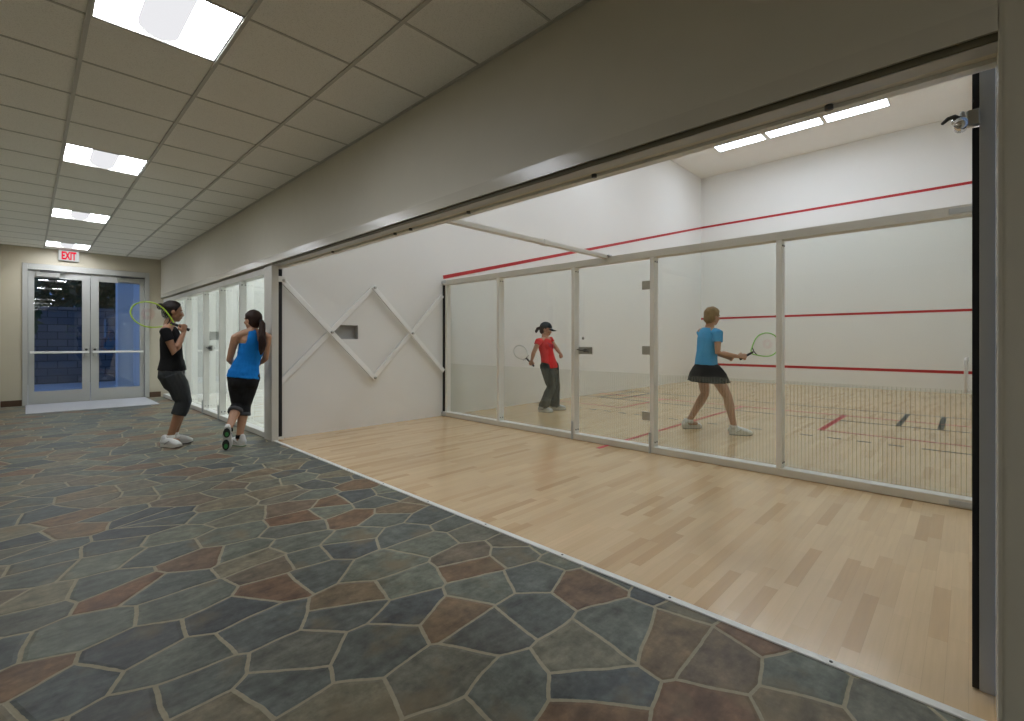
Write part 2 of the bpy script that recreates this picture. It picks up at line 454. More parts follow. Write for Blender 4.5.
# ------------------------------------------------------------------ corridor ceiling lights
def ceiling_light():
    t = thing('ceiling_light', '', 'ceiling light', (.511, 0, ZC), 0, 'square lay-in lights down the corridor ceiling')
    h = .277; e = .270
    f = MB()
    for a in (-1, 1):
        f.box(a * h - .006, a * h + .006, -.28, .28, -.003, .03); f.box(-h, h, a * (h - .003) - .005, a * (h - .003) + .005, -.003, .03)
    f.build('frame', M['tee'], t, local=True)
    r = MB()   # two curved reflector wings rising beside the basket
    for sg in (-1, 1):
        pr = [(sg * (e + .0), .0), (sg * .22, .045), (sg * .16, .085), (sg * .10, .10), (sg * .06, .10)]
        for (x0, z0), (x1, z1) in zip(pr, pr[1:]):
            r.quad((x0, -e, z0), (x1, -e, z1), (x1, e, z1), (x0, e, z0))
    for sg in (-1, 1): r.quad((-e, sg * e, 0), (e, sg * e, 0), (e, sg * e, .1), (-e, sg * e, .1))
    r.build('reflector', M['lamp'], t, local=True)
    k = MB(); N = 10; rw, dp, L = .095, .055, .235
    prof = [(-rw * math.cos(PI * i / N), -.012 - 0 * dp + .06 - (.06 + .0) * math.sin(PI * i / N)) for i in range(N + 1)]
    for (x0, z0), (x1, z1) in zip(prof, prof[1:]): k.quad((x0, -L, z0), (x1, -L, z1), (x1, L, z1), (x0, L, z0))
    for sg in (-1, 1):
        vs = [k.b.verts.new((x, sg * L, z)) for x, z in prof]; k.b.faces.new(vs)
    k.build('basket_diffuser', M['basket'], t, local=True)
    return t
cl0 = ceiling_light()
LB = {3: 'square ceiling light farthest along the corridor, just before the EXIT sign', 2: 'square ceiling light third from the camera, one before the EXIT sign light',
      1: 'square ceiling light in the middle left of the photo, second from the camera', 0: 'large bright ceiling light cut by the top edge, nearest the camera'}
first = True
for k in (-5, -4, -3, -2, 0, 1, 2, 3):
    y = 2.70 + 2.8 * k + .28
    lab = LB.get(k, 'square ceiling light in the corridor behind the camera')
    if first: cl0.location = (.511, y, ZC); cl0['label'] = lab; first = False
    else: dup(cl0, (.511, y, ZC), lab)

def court_light():
    t = thing('court_light', '', 'ceiling light', (0, 0, ZT), 0, 'flush lights in the court ceiling')
    f = MB()
    for a in (-1, 1):
        f.box(a * .27 - .01, a * .27 + .01, -.56, .56, -.012, 0); f.box(-.27, .27, a * .55 - .01, a * .55 + .01, -.012, 0)
    f.build('frame', M['alum_light'], t, local=True)
    box(-.262, .262, -.542, .542, -.008, -.002).build('diffuser', M['court_lamp'], t, local=True)
    return t
c0 = court_light(); first = True
CY = [(1.73, 'rightmost'), (2.895, 'middle one'), (4.075, 'leftmost')]
for oy in (0, 6.05):
    for x in (3.9, 8.05, 12.22):
        for y, nm in CY:
            if oy: lab = 'flush bright panel light in the ceiling of the far court'
            elif x > 12: lab = f'flush bright panel light on the court ceiling, {nm} of the row of three'
            else: lab = 'flush bright panel light in the court ceiling hidden above the opening'
            if first: c0.location = (x, y, ZT); c0['label'] = lab; first = False; continue
            d_ = dup(c0, (x, y + oy, ZT), lab)
            if oy:
                for ch in d_.children:
                    if ch.name.startswith('diffuser'): ch.material_slots[0].link = 'OBJECT'; ch.material_slots[0].material = M['court_lamp_b']

# ------------------------------------------------------------------ overhead track, posts, threshold
t = thing('overhead_track', 'grey metal track under the header over the wide court opening', 'track', (2.0, 2.8, 2.0))
box(XW + .018, XW + .09, -.06, YS - .11, ZH - .0, ZH + .012).build('track_channel', M['alum_grey'], t)
box(XW + .012, XW + .020, -.06, YS - .11, ZH + .002, 2.031).build('shadow_gap', M['gap'], t)
box(2.064, XI, -.06, YS - .11, ZH - .012, ZH + .002).build('soffit_lip', M['alum_light'], t)
for px in (4.40, 3.30, 3.08, 1.40, .37, 2.4):
    MB().cyl((2.058, px, ZH - .014), (2.058, px, ZH + .004), .014).build('bolt', M['dark_steel'], t)

t = thing('end_post', 'grey steel post the woman in blue leans on, left of the opening', 'post', (1.95, 5.8, 0))
box(1.942, 2.018, 5.692, 5.935, 0, ZH).build('post_body', M['alum'], t, bevel=.003)
box(2.018, 2.072, 5.735, YS - .002, .035, ZH - .03).build('seal', M['rubber'], t)
box(2.000, 2.09, 5.74, YS - .002, 0, .034).build('foot_block', M['alum_light'], t, bevel=.004)

t = thing('jamb_post', 'grey metal jamb post with black seal at the right edge of the photo', 'post', (2.2, -.045, 0))
box(2.163, 2.235, -.0615, -.0245, 0, 2.12).build('post_body', M['jamb'], t, bevel=.002)
s = MB(); s.box(2.166, 2.21, -.0245, -.0075, .003, 1.840); s.box(2.166, 2.21, -.0245, -.0075, 1.904, 2.06); s.build('seal', M['rubber'], t)
lb = MB(); lb.box(2.15, 2.18, -.026, .006, 1.847, 1.897); lb.build('bracket', M['steel'], t, bevel=.004)
lv = MB()
lv.cyl((2.14, .020, 1.858), (2.19, .020, 1.858), .018); lv.tube([(2.165, .0, 1.867), (2.165, .02, 1.862), (2.165, .035, 1.874)], [.014, .017, .010])
lv.build('pivot', M['chrome'], t)
MB().tube([(2.155, .022, 1.874), (2.155, .036, 1.888), (2.155, .050, 1.886), (2.155, .064, 1.874)], [(.010, .006), (.008, .005), (.007, .004), (.005, .003)]).build('lever', M['dark_steel'], t)
MB().tube([(2.16, .012, 1.862), (2.16, .016, 1.894)], .007).build('pin', M['steel'], t)

t = thing('threshold_strip', 'thin aluminium strip on the floor between slate and maple', 'floor strip', (1.982, 2.8, 0))
MB().box(1.964, 2.0, -.062, 5.74, -.01, .006).build('strip', M['alum_light'], t, bevel=.003)
for y in (.35, .95, 1.55, 2.15, 2.75, 3.35, 3.95, 4.55, 5.15): MB().cyl((1.982, y, .004), (1.982, y, .0075), .006, 10).build('screw', M['dark_steel'], t)

# ------------------------------------------------------------------ movable glass back wall
def glass_wall(name, label, x0, xp, ys, z_top, door, right_end, frit, loc, ends):
    """x0..xp fins on the near side, pane flush on the court side; ys: post positions (near edge, far edge)"""
    t = thing(name, label, 'glass wall', loc)
    y0, y1 = ends
    b = MB(); b.box(x0, xp + .012, y0, y1, .004, .064); b.build('bottom_rail', M['alum'], t, bevel=.003)
    b = MB(); b.box(x0, xp + .012, y0, y1, z_top - .07, z_top); b.build('top_rail', M['alum'], t, bevel=.003)
    b = MB(); b.box(x0 + .004, xp - .004, y0, y1, .0645, .067); b.build('rail_cover', M['alum_light'], t)
    for a, c in ys:
        p = MB(); p.box(x0 + .004, xp - .002, a, c, .066, z_top - .07); po = p.build('post', M['alum_light'], t, bevel=.002)
        for z in (.11, z_top - .115):
            for xx in (x0 + .03, x0 + .072):
                MB().cyl((xx, a - .006, z), (xx, a + .002, z), .008, 10).build('bolt', M['dark_steel'], po)
    edges = [y0] + [v for a, c in ys for v in (((a + c) / 2),) * 2] + [y1]
    for i in range(0, len(edges), 2):
        a, c = edges[i], edges[i + 1]
        a2, c2 = a + .006, c - .006
        if i // 2 == door:
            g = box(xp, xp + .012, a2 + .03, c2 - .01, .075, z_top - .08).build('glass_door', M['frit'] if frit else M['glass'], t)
            for z in (.357, 1.045, 1.728):
                h = MB(); h.box(xp - .012, xp + .002, a2 - .0, a2 + .150, z - .045, z + .045); h.build('hinge', M['steel'], g, bevel=.003)
            l = MB(); l.box(xp - .014, xp + .002, c2 - .205, c2 + .01, .99, 1.075); lk = l.build('lock_plate', M['steel'], g, bevel=.003)
            l = MB(); l.cyl((xp - .05, c2 - .125, 1.033), (xp - .012, c2 - .125, 1.033), .020)
            l.tube([(xp - .045, c2 - .125, 1.033), (xp - .05, c2 - .07, 1.035), (xp - .05, c2 - .02, 1.046)], [(.008, .010), (.007, .008), (.005, .007)], cap='round')
            l.tube([(xp - .045, c2 - .125, 1.033), (xp - .05, c2 - .18, 1.02)], [(.008, .010), (.006, .008)])
            l.build('door_lever', M['dark_steel'], lk)
            MB().cyl((xp - .01, c2 - .075, 1.175), (xp + .002, c2 - .075, 1.175), .016).build('door_stud', M['steel'], g)
            box(xp - .001, xp + .013, a2 + .050, a2 + .058, .075, z_top - .08).build('door_edge', M['alum_grey'], g)
            for yy in (a2 + .01, c2 + .012):
                q = MB(); q.box(x0 - .012, x0 + .004, yy - .012, yy + .012, .0, .21); q.build('drop_bolt', M['alum_grey'], t, bevel=.003)
        else:
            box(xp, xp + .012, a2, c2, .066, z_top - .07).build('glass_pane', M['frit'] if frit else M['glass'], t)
    return t
GX, GP = 4.430, 4.530
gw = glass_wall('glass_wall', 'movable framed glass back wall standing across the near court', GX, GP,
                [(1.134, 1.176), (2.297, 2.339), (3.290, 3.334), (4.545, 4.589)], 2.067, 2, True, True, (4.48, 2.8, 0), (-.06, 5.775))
s = MB(); s.box(GX + .02, GP - .01, 5.765, YS - .001, .05, 2.03); s.build('seal', M['rubber'], gw)
s = MB(); s.box(GX + .03, GP, 5.705, 5.75, .066, 1.997); s.build('end_stile', M['alum_light'], gw)
for z0, z1 in ((0.005, .062), (2.025, 2.069)):
    MB().box(GX - .006, GP, 5.70, YS - .001, z0, z1).build('end_cap', M['alum_grey'], gw, bevel=.004)
for z0, z1 in ((.012, .050), (2.012, 2.052)):
    MB().box(GX - .004, GX + .01, -.05, .10, z0, z1).build('end_cap', M['alum_grey'], gw, bevel=.003)
h = MB(); h.tube([(GP + .0, .008, .80), (GP - .06, .012, .80), (GP - .075, .014, .82), (GP - .075, .014, 1.0), (GP - .06, .012, 1.02), (GP, .008, 1.02)], .011, seg=10)
h.build('pull_handle', M['alum_light'], gw)

gw2 = glass_wall('glass_wall', 'fixed glass wall of the far court behind the two women in the corridor', 1.956, 2.046,
                 [(6.90, 6.94), (7.835, 7.875), (8.735, 8.775), (9.89, 9.93), (10.95, 10.99)], 2.0, 2, False, False, (2.0, 8.9, 0), (5.945, 11.86))

# overhead tie between the header and the glass wall
t = thing('tie_beam', 'white metal tie bar spanning from the header to the glass wall top', 'beam', (3.2, 2.85, 2.02))
b = MB(); b.box(2.09, 4.42, 2.828, 2.884, 2.045, 2.085); b.build('beam', M['alum_light'], t, bevel=.004)
MB().box(4.40, 4.46, 2.80, 2.90, 2.067, 2.082).build('end_bracket', M['alum_grey'], t, bevel=.003)
MB().box(3.35, 3.45, 2.824, 2.888, 2.041, 2.089).build('sleeve', M['alum_light'], t, bevel=.003)

# scissor linkage on the side wall
t = thing('scissor_linkage', 'white crossed scissor bars mounted on the side wall left of the glass', 'linkage', (3.2, 5.75, 1.26))
YB1, YB2 = YS - .020, YS - .048
def sbar(x0, z0, x1, z1, y):
    d = Vector((x1 - x0, 0, z1 - z0)).normalized() * .02
    MB().bar((x0 - d.x, y, z0 - d.z), (x1 + d.x, y, z1 + d.z), .024, .062, (0, 1, 0)).build('bar', M['bar_white'], t, bevel=.006)
sbar(2.07, 1.862, 3.268, .648, YB2); sbar(2.07, .658, 3.262, 1.862, YB1)
sbar(3.262, 1.862, 4.42, .700, YB2); sbar(3.268, .648, 4.42, 1.826, YB1)
for x, z in ((2.67, 1.255), (3.865, 1.255), (3.265, 1.862), (3.268, .648), (2.085, 1.85)):
    MB().cyl((x, YS - .084, z), (x, YS - .001, z), .017).build('pivot_bolt', M['steel'], t)
MB().box(2.02, 2.12, YS - .08, YS - .001, 1.83, 1.895).build('wall_bracket', M['alum_light'], t, bevel=.004)

# ------------------------------------------------------------------ end doors, frame, sign, mat
f = MB()
f.box(-.052, .018, YE - .02, YE + .12, 0, 2.53); f.box(1.672, 1.747, YE - .02, YE + .12, 0, 2.53); f.box(.018, 1.672, YE - .02, YE + .12, 2.425, 2.53)
fr = struct('door_frame', f, M['door'], None, .004)
def door(name, x0, x1, gx0, gx1, lbl, hinge_left):
    e = thing(name, lbl, 'door', ((x0 + x1) / 2, YE + .05, 0), kind='structure')
    b = MB(); y0, y1 = YE + .03, YE + .075
    b.box(x0, gx0, y0, y1, .008, 2.42); b.box(gx1, x1, y0, y1, .008, 2.42); b.box(gx0, gx1, y0, y1, .008, .236); b.box(gx0, gx1, y0, y1, 2.29, 2.42)
    b.build('leaf_frame', M['door'], e)
    box(gx0, gx1, y0 + .018, y0 + .026, .236, 2.29).build('glass_pane', M['door_glass'], e)
    p = MB(); p.box(x0 + .02, x1 - .02, y0 - .06, y0 - .032, .918, .958)
    pb = p.build('push_bar', M['alum_light'], e, bevel=.006)
    ex = gx1 if hinge_left else gx0
    m = MB(); mx = (ex + (x1 if hinge_left else x0)) / 2
    m.box(mx - .028, mx + .028, y0 - .035, y0, .86, 1.03); m.build('latch_case', M['steel'], e, bevel=.005)
    m = MB(); m.cyl((mx, y0 - .045, .985), (mx, y0 - .03, .985), .02); m.build('lock_cylinder', M['dark_steel'], e)
    cx0, cx1 = (gx0 + .02, gx0 + .33) if hinge_left else (gx1 - .35, gx1 - .02)
    m = MB(); m.box(cx0, cx1, y0 - .055, y0, 2.305, 2.385); cl = m.build('door_closer', M['steel'], e, bevel=.006)
    m = MB(); m.bar((cx0 + .05, y0 - .06, 2.395), (cx1 + .09, y0 - .05, 2.41), .03, .018, (0, 1, 0)); m.build('closer_arm', M['dark_steel'], cl)
door('door_1', .022, .848, .10, .735, 'left leaf of the glazed grey exit doors', True)
door('door_2', .856, 1.668, .973, 1.597, 'right leaf of the glazed grey exit doors', False)

t = thing('exit_sign', 'lit white EXIT sign with red letters above the glazed doors', 'exit sign', (.547, YE, 2.72))
b = MB(); b.box(.405, .690, YE - .055, YE - .001, 2.622, 2.818); b.build('sign_case', M['door'], t, bevel=.006)
box(.414, .681, YE - .058, YE - .053, 2.631, 2.809).build('sign_face', M['sign_face'], t)
cu = bpy.data.curves.new('exit_text', 'FONT'); cu.body = 'EXIT'; cu.align_x = 'CENTER'; cu.align_y = 'CENTER'; cu.size = .165; cu.extrude = .002; cu.offset = .007
to = bpy.data.objects.new('tmp', cu); COL.objects.link(to)
bpy.context.view_layer.update()
me = bpy.data.meshes.new_from_object(to.evaluated_get(bpy.context.evaluated_depsgraph_get()))
bpy.data.objects.remove(to)
xs = [v.co.x for v in me.vertices]; zs = [v.co.y for v in me.vertices]; sx = .200 / (max(xs) - min(xs)); sz = .150 / (max(zs) - min(zs))
mz = (max(zs) + min(zs)) / 2; mx_ = (max(xs) + min(xs)) / 2
for v in me.vertices:
    x, y, z = v.co; v.co = ((x - mx_) * sx + .003, -.060 - z, (y - mz) * sz)
me.materials.clear(); me.materials.append(M['sign_red'])
link(bpy.data.objects.new('letters', me), t)

t = thing('door_mat', 'pale grey mat lying in front of the glazed doors', 'mat', (.83, 11.25, 0))
MB().box(-.01, 1.68, 10.52, 11.98, .001, .012).build('mat_pile', M['mat'], t, bevel=.003)

# ------------------------------------------------------------------ outside, beyond the doors
struct('ground_outside', box(-8, 9, YE + .15, 27, -.14, -.02), M['concrete'])
solid_single(box(-6, 6, 18, 18.2, -.02, 2.02).box(-6, 6, 17.96, 18.24, 2.02, 2.09), 'garden_wall', M['block'], (0, 18.1, 0), 'grey block wall outside, seen through the glazed doors', 'wall')
c = thing('porch_column', 'bluish white column outside behind the right glazed door', 'column', (1.6, 14.2, 0))
box(1.46, 1.74, 14.0, 14.4, -.02, 3.6).build('shaft', M['column'], c); box(1.43, 1.77, 13.97, 14.43, -.02, .12).build('plinth', M['column'], c)
solid_single(box(1.95, 2.15, 12.16, 17.9, -.02, 4.2), 'side_wall', M['column'], (2.05, 15, 0), 'white painted wall outside running away beyond the right glazed door', 'wall')
def tree(x, y, h, r, n, label, tr=.07):
    t = thing('tree', label, 'tree', (x, y, -.02), 0, 'dark trees outside the doors')
    k = MB(); k.tube([(0, 0, 0), (.04, .02, h * .35), (-.03, .0, h * .6), (.02, 0, h * .85)], [tr * 1.2, tr, tr * .8, tr * .4], seg=8)
    for i in range(5):
        a = i * 1.3; k.tube([(0, 0, h * (.45 + .06 * i)), (math.cos(a) * r * .6, math.sin(a) * r * .6, h * (.62 + .06 * i))], [tr * .5, tr * .2], seg=6)
    k.build('trunk', M['bark'], t, local=True)
    f = MB()
    for i in range(n):
        while True:
            q = Vector((random.uniform(-1, 1), random.uniform(-1, 1), random.uniform(-1, 1)))
            if .25 < q.length < 1: break
        p = Vector((q.x * r, q.y * r, h * .62 + q.z * h * .36)); u = Vector((random.gauss(0, 1), random.gauss(0, 1), random.gauss(0, 1))).normalized()
        v = u.orthogonal().normalized(); s = random.uniform(.09, .19)
        f.quad(p - u * s, p + v * s * .45, p + u * s, p - v * s * .45)
    f.build('foliage', M['leaf'], t, local=True)
tree(-1.6, 20.6, 4.6, 1.7, 5200, 'dark leafy tree outside at the left of the glazed doors')
tree(2.9, 21.3, 5.4, 2.0, 6200, 'tall dark tree behind the block wall, right of the slim trunk')
tree(-.25, 16.4, 3.6, .5, 700, 'slim dark young tree in front of the block wall outside', .05)
tree(.5, 25.0, 7.0, 1.75, 6500, 'dark tree farthest back, between the other trees above the block wall')
tree(8.2, 24.0, 6.0, 2.4, 5200, 'big dark tree farthest beyond the block wall')
tree(-5.6, 23.5, 6.0, 2.4, 5200, 'big dark tree at far left beyond the block wall')

# ------------------------------------------------------------------ people
def remesh(mb, name, mats, parent, vox=.0055, smooth=4, disp=None, cuts=(), assign=None):
    bmesh.ops.recalc_face_normals(mb.b, faces=mb.b.faces[:])
    me = bpy.data.meshes.new('tmp'); mb.b.to_mesh(me); mb.b.free()
    o = bpy.data.objects.new('tmp', me); COL.objects.link(o)
    m = o.modifiers.new('r', 'REMESH'); m.mode = 'VOXEL'; m.voxel_size = vox; m.adaptivity = 0
    if smooth:
        s = o.modifiers.new('s', 'SMOOTH'); s.iterations = smooth; s.factor = .5
    bpy.context.view_layer.update()
    me2 = bpy.data.meshes.new_from_object(o.evaluated_get(bpy.context.evaluated_depsgraph_get()))
    bpy.data.objects.remove(o); bpy.data.meshes.remove(me)
    if disp:
        no = [v.normal.copy() for v in me2.vertices]
        for v, nn in zip(me2.vertices, no): v.co += nn * disp(v.co)
    if cuts:
        bm = bmesh.new(); bm.from_mesh(me2)
        for co, nrm in cuts:   # drop what lies on the side the normal points to
            bmesh.ops.bisect_plane(bm, geom=bm.verts[:] + bm.edges[:] + bm.faces[:], plane_co=co, plane_no=nrm, clear_outer=True)
        bm.to_mesh(me2); bm.free()
    me2.materials.clear()
    for mm in (mats if isinstance(mats, (list, tuple)) else [mats]): me2.materials.append(mm)
    for p in me2.polygons:
        p.use_smooth = True
        if assign: p.material_index = assign(p.center)
        else: p.material_index = 0
    me2.name = name
    return link(bpy.data.objects.new(name, me2), parent)

V = Vector
UP = V((0, 0, 1))
def folds(amp, fr=(14, 14, 5), seed=0.):
    return lambda p: amp * noise.noise(V((p.x * fr[0] + seed, p.y * fr[1], p.z * fr[2]))) + amp * .4 * noise.noise(V((p.x * 40, p.y * 40 + seed, p.z * 22)))

def head_parts(mb, c, f, up, neck, sc=1.):
    """skull, jaw, nose, lips, ears; c = centre of the skull, f = facing"""
    f = V(f).normalized(); up = V(up); up = (up - f * up.dot(f)).normalized(); l = f.cross(up)   # l = the figure's right
    c = V(c); ax = (l, f, up)
    P = lambda a, b, d: c + (l * a + f * b + up * d) * sc
    mb.ell(P(0, -.008, .022), (.072 * sc, .090 * sc, .083 * sc), ax)
    mb.ell(P(0, .022, -.030), (.058 * sc, .068 * sc, .082 * sc), ax)          # face
    mb.ell(P(0, .052, -.088), (.030 * sc, .028 * sc, .024 * sc), ax, 14)       # chin
    mb.tube([P(-.047, .005, -.062), P(0, .048, -.092), P(.047, .005, -.062)], .022 * sc, seg=10)
    mb.tube([P(0, .086, -.002), P(0, .095, -.028), P(0, .099, -.038)], [.009 * sc, .010 * sc, .011 * sc], seg=10)   # nose
    for s in (-1, 1):
        mb.ell(P(s * .011, .092, -.043), (.009 * sc, .010 * sc, .007 * sc), ax, 10)
        mb.ell(P(s * .030, .074, .014), (.024 * sc, .012 * sc, .008 * sc), ax, 12)       # brow ridge
        mb.ell(P(s * .036, .064, -.030), (.022 * sc, .020 * sc, .020 * sc), ax, 12)      # cheek
        mb.ell(P(s * .073, -.008, -.014), (.010 * sc, .020 * sc, .030 * sc), ax, 12)     # ear
    mb.ell(P(0, .084, -.062), (.024 * sc, .010 * sc, .006 * sc), ax, 12)      # lips
    mb.ell(P(0, .082, -.072), (.021 * sc, .010 * sc, .007 * sc), ax, 12)
    mb.tube([V(neck), V(neck) * .5 + P(0, -.012, -.05) * .5, P(0, -.010, -.045)], [.056, .050, .050])
    return ax, P
def face_assign(P, ax, c, sc=1.):
    l, f, up = ax
    def fn(p):
        d = V(p) - V(c); a, b, h = d.dot(l) / sc, d.dot(f) / sc, d.dot(up) / sc
        if b > .066 and abs(a) < .023 and -.078 < h < -.056: return 1
        if b > .058 and .012 < abs(a) < .048 and .014 < h < .022: return 2
        return 0
    return fn
def eyes(P, ax, parent, sc=1.):
    l, f, up = ax
    for s in (-1, 1):
        m = MB(); m.ell(P(s * .030, .069, -.004), (.0125 * sc, .012 * sc, .009 * sc), ax, 14)
        for fc_ in m.b.faces:
            q = (fc_.calc_center_median() - P(s * .030, .069, -.004)); q -= f * q.dot(f)
            fc_.material_index = 1 if q.length < .0075 * sc else 0
        m.build('eye', [M['eye'], M['iris']], parent, local=True)

def hand(mb, wrist, d, palm_n, curl, thumb_side, sc=1., grip=None):
    """d = direction of the hand, palm_n = way the palm faces, thumb_side = unit vector to the thumb's side; curl 0..1"""
    d = V(d).normalized(); n = V(palm_n); n = (n - d * n.dot(d)).normalized(); sd = V(thumb_side); sd = (sd - d * sd.dot(d) - n * sd.dot(n)).normalized()
    W = V(wrist)
    mb.tube([W, W + d * .03 * sc, W + d * .075 * sc, W + d * .088 * sc], [(.024 * sc, .018 * sc), (.031 * sc, .017 * sc), (.039 * sc, .015 * sc), (.037 * sc, .013 * sc)], lat=sd, seg=12)
    for k, (o, ln_) in enumerate(((.030, .074), (.010, .082), (-.010, .076), (-.029, .060))):
        base = W + d * .086 * sc + sd * o * sc
        p = [base]; a = 0.
        for seg_, bend in ((.42, .85), (.32, 1.15), (.26, .8)):
            a += curl * bend * 1.25 + .06 * k
            p.append(p[-1] + (d * math.cos(a) + n * math.sin(a)) * ln_ * seg_ * sc + sd * (.003 if k == 0 else -.002 * (k - 1)) * sc)
        mb.tube(p, [.0092 * sc, .0086 * sc, .0078 * sc, .0066 * sc], lat=sd, seg=9)
    tb = W + d * .028 * sc + sd * .026 * sc
    t1 = tb + (d * .55 + sd * .7 + n * .35).normalized() * .036 * sc
    t2 = t1 + (d * .75 + sd * (.45 - curl) + n * (.3 + curl * .6)).normalized() * .030 * sc
    t3 = t2 + (d * (.8 - .3 * curl) + sd * (.2 - curl) + n * (.3 + curl * .6)).normalized() * .024 * sc
    mb.tube([tb, t1, t2, t3], [.0135 * sc, .0115 * sc, .0100 * sc, .0080 * sc], seg=9)

def shoe(parent, heel, d, up=(0, 0, 1), L=.26, mats=('shoe_white', 'sole', 'sole_dark'), flip=False, laces=True):
    """running shoe: upper, sole slab, dark outsole, laces; heel = point under the back of the heel"""
    d = V(d).normalized(); up = V(up); up = (up - d * up.dot(d)).normalized(); s = d.cross(up); H = V(heel)
    P = lambda a, b, h: H + d * (a * L) + s * b + up * h
    u = MB()
    u.tube([P(.08, 0, .056), P(.18, 0, .058), P(.38, 0, .056), P(.60, .004, .050), P(.78, .006, .044), P(.89, .004, .038)],
           [(.032, .042), (.036, .046), (.038, .048), (.044, .042), (.045, .034), (.036, .024)], lat=s, seg=14)
    u.tube([P(.13, 0, .04), P(.15, 0, .085), P(.15, 0, .098)], [(.032, .036), (.033, .040), (.032, .038)], lat=s)
    u.tube([P(.36, 0, .075), P(.60, 0, .066)], [(.020, .020), (.022, .014)], lat=s)
    up_ = remesh(u, 'shoe', M[mats[0]], parent, .006, 3)
    def slab(nm, z0, z1, grow, mat):
        o = []
        for a, wl in ((0., .016), (.03, .028), (.15, .036), (.35, .035), (.5, .038), (.7, .046), (.85, .044), (.95, .032), (1., .014)):
            o.append((a, wl + grow))
        ring = [(a, b + .004 * a) for a, b in o] + [(a, -b + .004 * a) for a, b in reversed(o)]
        m = MB(); lo = [m.b.verts.new(P(a, b, z0 + (.012 * max(0, a - .8) / .2))) for a, b in ring]; hi = [m.b.verts.new(P(a, b, z1 + (.010 * max(0, a - .8) / .2))) for a, b in ring]
        m.b.faces.new(list(reversed(lo))); m.b.faces.new(hi)
        for i in range(len(ring)): j = (i + 1) % len(ring); m.b.faces.new((lo[i], lo[j], hi[j], hi[i]))
        return m.build(nm, M[mat], up_, local=True)
    slab('sole', .007, .034, .0, mats[1]); slab('outsole', .0, .009, -.001, mats[2])
    for q in (-1, 1):
        m = MB(); m.tube([P(.30, q * .038, .040), P(.44, q * .042, .062), P(.56, q * .040, .078)], [.006, .007, .004], seg=6)
        m.build('side_stripe', M['shoe_grey'] if mats[0] == 'shoe_white' else M['sole_dark'], up_, local=True)
    if laces:
        m = MB()
        for i in range(4):
            a = .40 + .055 * i; m.tube([P(a, -.022, .078 - .006 * i), P(a + .01, 0, .094 - .007 * i), P(a + .02, .022, .078 - .006 * i)], .0032, seg=6)
        m.build('lace', M['sole'] if mats[0] != 'shoe_white' else M['shoe_grey'], up_, local=True)
    return up_

def hair_cap(mb, P, ax, sc=1., g=.010):
    l, f, up = ax
    mb.ell(P(0, -.010, .024), ((.072 + g) * sc, (.092 + g) * sc, (.084 + g) * sc), ax)
    mb.ell(P(0, -.040, -.020), ((.062 + g) * sc, (.056 + g) * sc, (.066 + g) * sc), ax)

def racquet(name, label, butt, tip, normal, frame_m, L=None, W=.118, strings='string'):
    """racquetball racquet: origin at the butt of the grip"""
    butt, tip = V(butt), V(tip); y = (tip - butt); L = y.length; y.normalize(); n = V(normal); n = (n - y * n.dot(y)).normalized(); x = y.cross(n)
    t = thing(name, label, 'racquet', butt)
    t.rotation_mode = 'QUATERNION'; t.rotation_quaternion = Matrix((x, y, n)).transposed().to_quaternion()
    g = .165
    pts = []
    N = 40
    def hw(s):   # half width of the teardrop along 0..1
        return W * math.sqrt(max(0, 1 - ((s - .58) / .42) ** 2)) if s > .58 else .012 + (W - .012) * math.sin(PI / 2 * s / .58) ** 1.05
    for i in range(N + 1):
        s = i / N; pts.append((hw(s) + .006 * (1 - s), g + .0 + s * (L - g), 0))
    loop = pts + [(-a, b, c) for a, b, c in reversed(pts[1:-1])]
    m = MB(); m.tube(loop, [(.0095, .0068)] * len(loop), lat=(0, 0, 1), seg=8, closed=True); m.build('frame', M[frame_m], t, local=True)
    m = MB(); m.tube([(0, 0, 0), (0, .012, 0), (0, .09, 0), (0, g + .02, 0)], [(.017, .019), (.016, .018), (.0145, .0165), (.013, .015)], lat=(1, 0, 0), seg=8, cap='flat'); m.build('grip', M['grip'], t, local=True)
    m = MB(); hh = L - g
    s = .17
    k = 0
    while s < .97:
        w_ = hw(s); m.tube([(-w_, g + s * hh, 0), (w_, g + s * hh, 0)], .0007, seg=4, cap='flat'); s += .017 / hh
    x_ = -W + .008
    while x_ < W - .004:
        ss = [q / 200 for q in range(20, 199) if hw(q / 200) > abs(x_)]
        if len(ss) > 2: m.tube([(x_, g + ss[0] * hh, .001), (x_, g + ss[-1] * hh, .001)], .0007, seg=4, cap='flat')
        x_ += .0165
    m.build('strings', M[strings], t, local=True)
    m = MB(); m.tube([(-.055, g + .12 * hh, 0), (0, g + .095 * hh, 0), (.055, g + .12 * hh, 0)], .006, seg=6); m.build('throat_bridge', M['grip'], t, local=True)
    return t

class Fig:
    def __init__(s, label, base, ang):
        s.r = thing('person', label, 'person', (*base, 0), ang)
        s.m = Matrix.Translation((*base, 0)) @ Matrix.Rotation(ang, 4, 'Z')
    def w(s, p): return s.m @ V(p)
    def wd(s, p): return s.m.to_3x3() @ V(p)

def leg_pts(h, k, a): 
    h, k, a = V(h), V(k), V(a)
    return [h, h.lerp(k, .45), h.lerp(k, .85), k, k.lerp(a, .30), k.lerp(a, .65), a]
LEG_R = [.082, .076, .058, .052, .053, .042, .034]
def arm(mb, s, e, w, k=1.):
    s, e, w = V(s), V(e), V(w)
    mb.tube([s, s.lerp(e, .5), e, e.lerp(w, .3), w], [.043 * k, .038 * k, .033 * k, .034 * k, .023 * k], seg=12)
def foot_stub(mb, a, d):
    a = V(a); mb.tube([a, a + V((0, 0, -.04))], [.034, .034], seg=10)
    mb.tube([a + V((0, 0, -.045)), a + V(d).normalized() * .08 + V((0, 0, -.055))], [.030, .026], seg=10)

# ray frames: local x = image right, local y = away from the camera
def frame(x, y): return math.atan2(y, x) - PI / 2

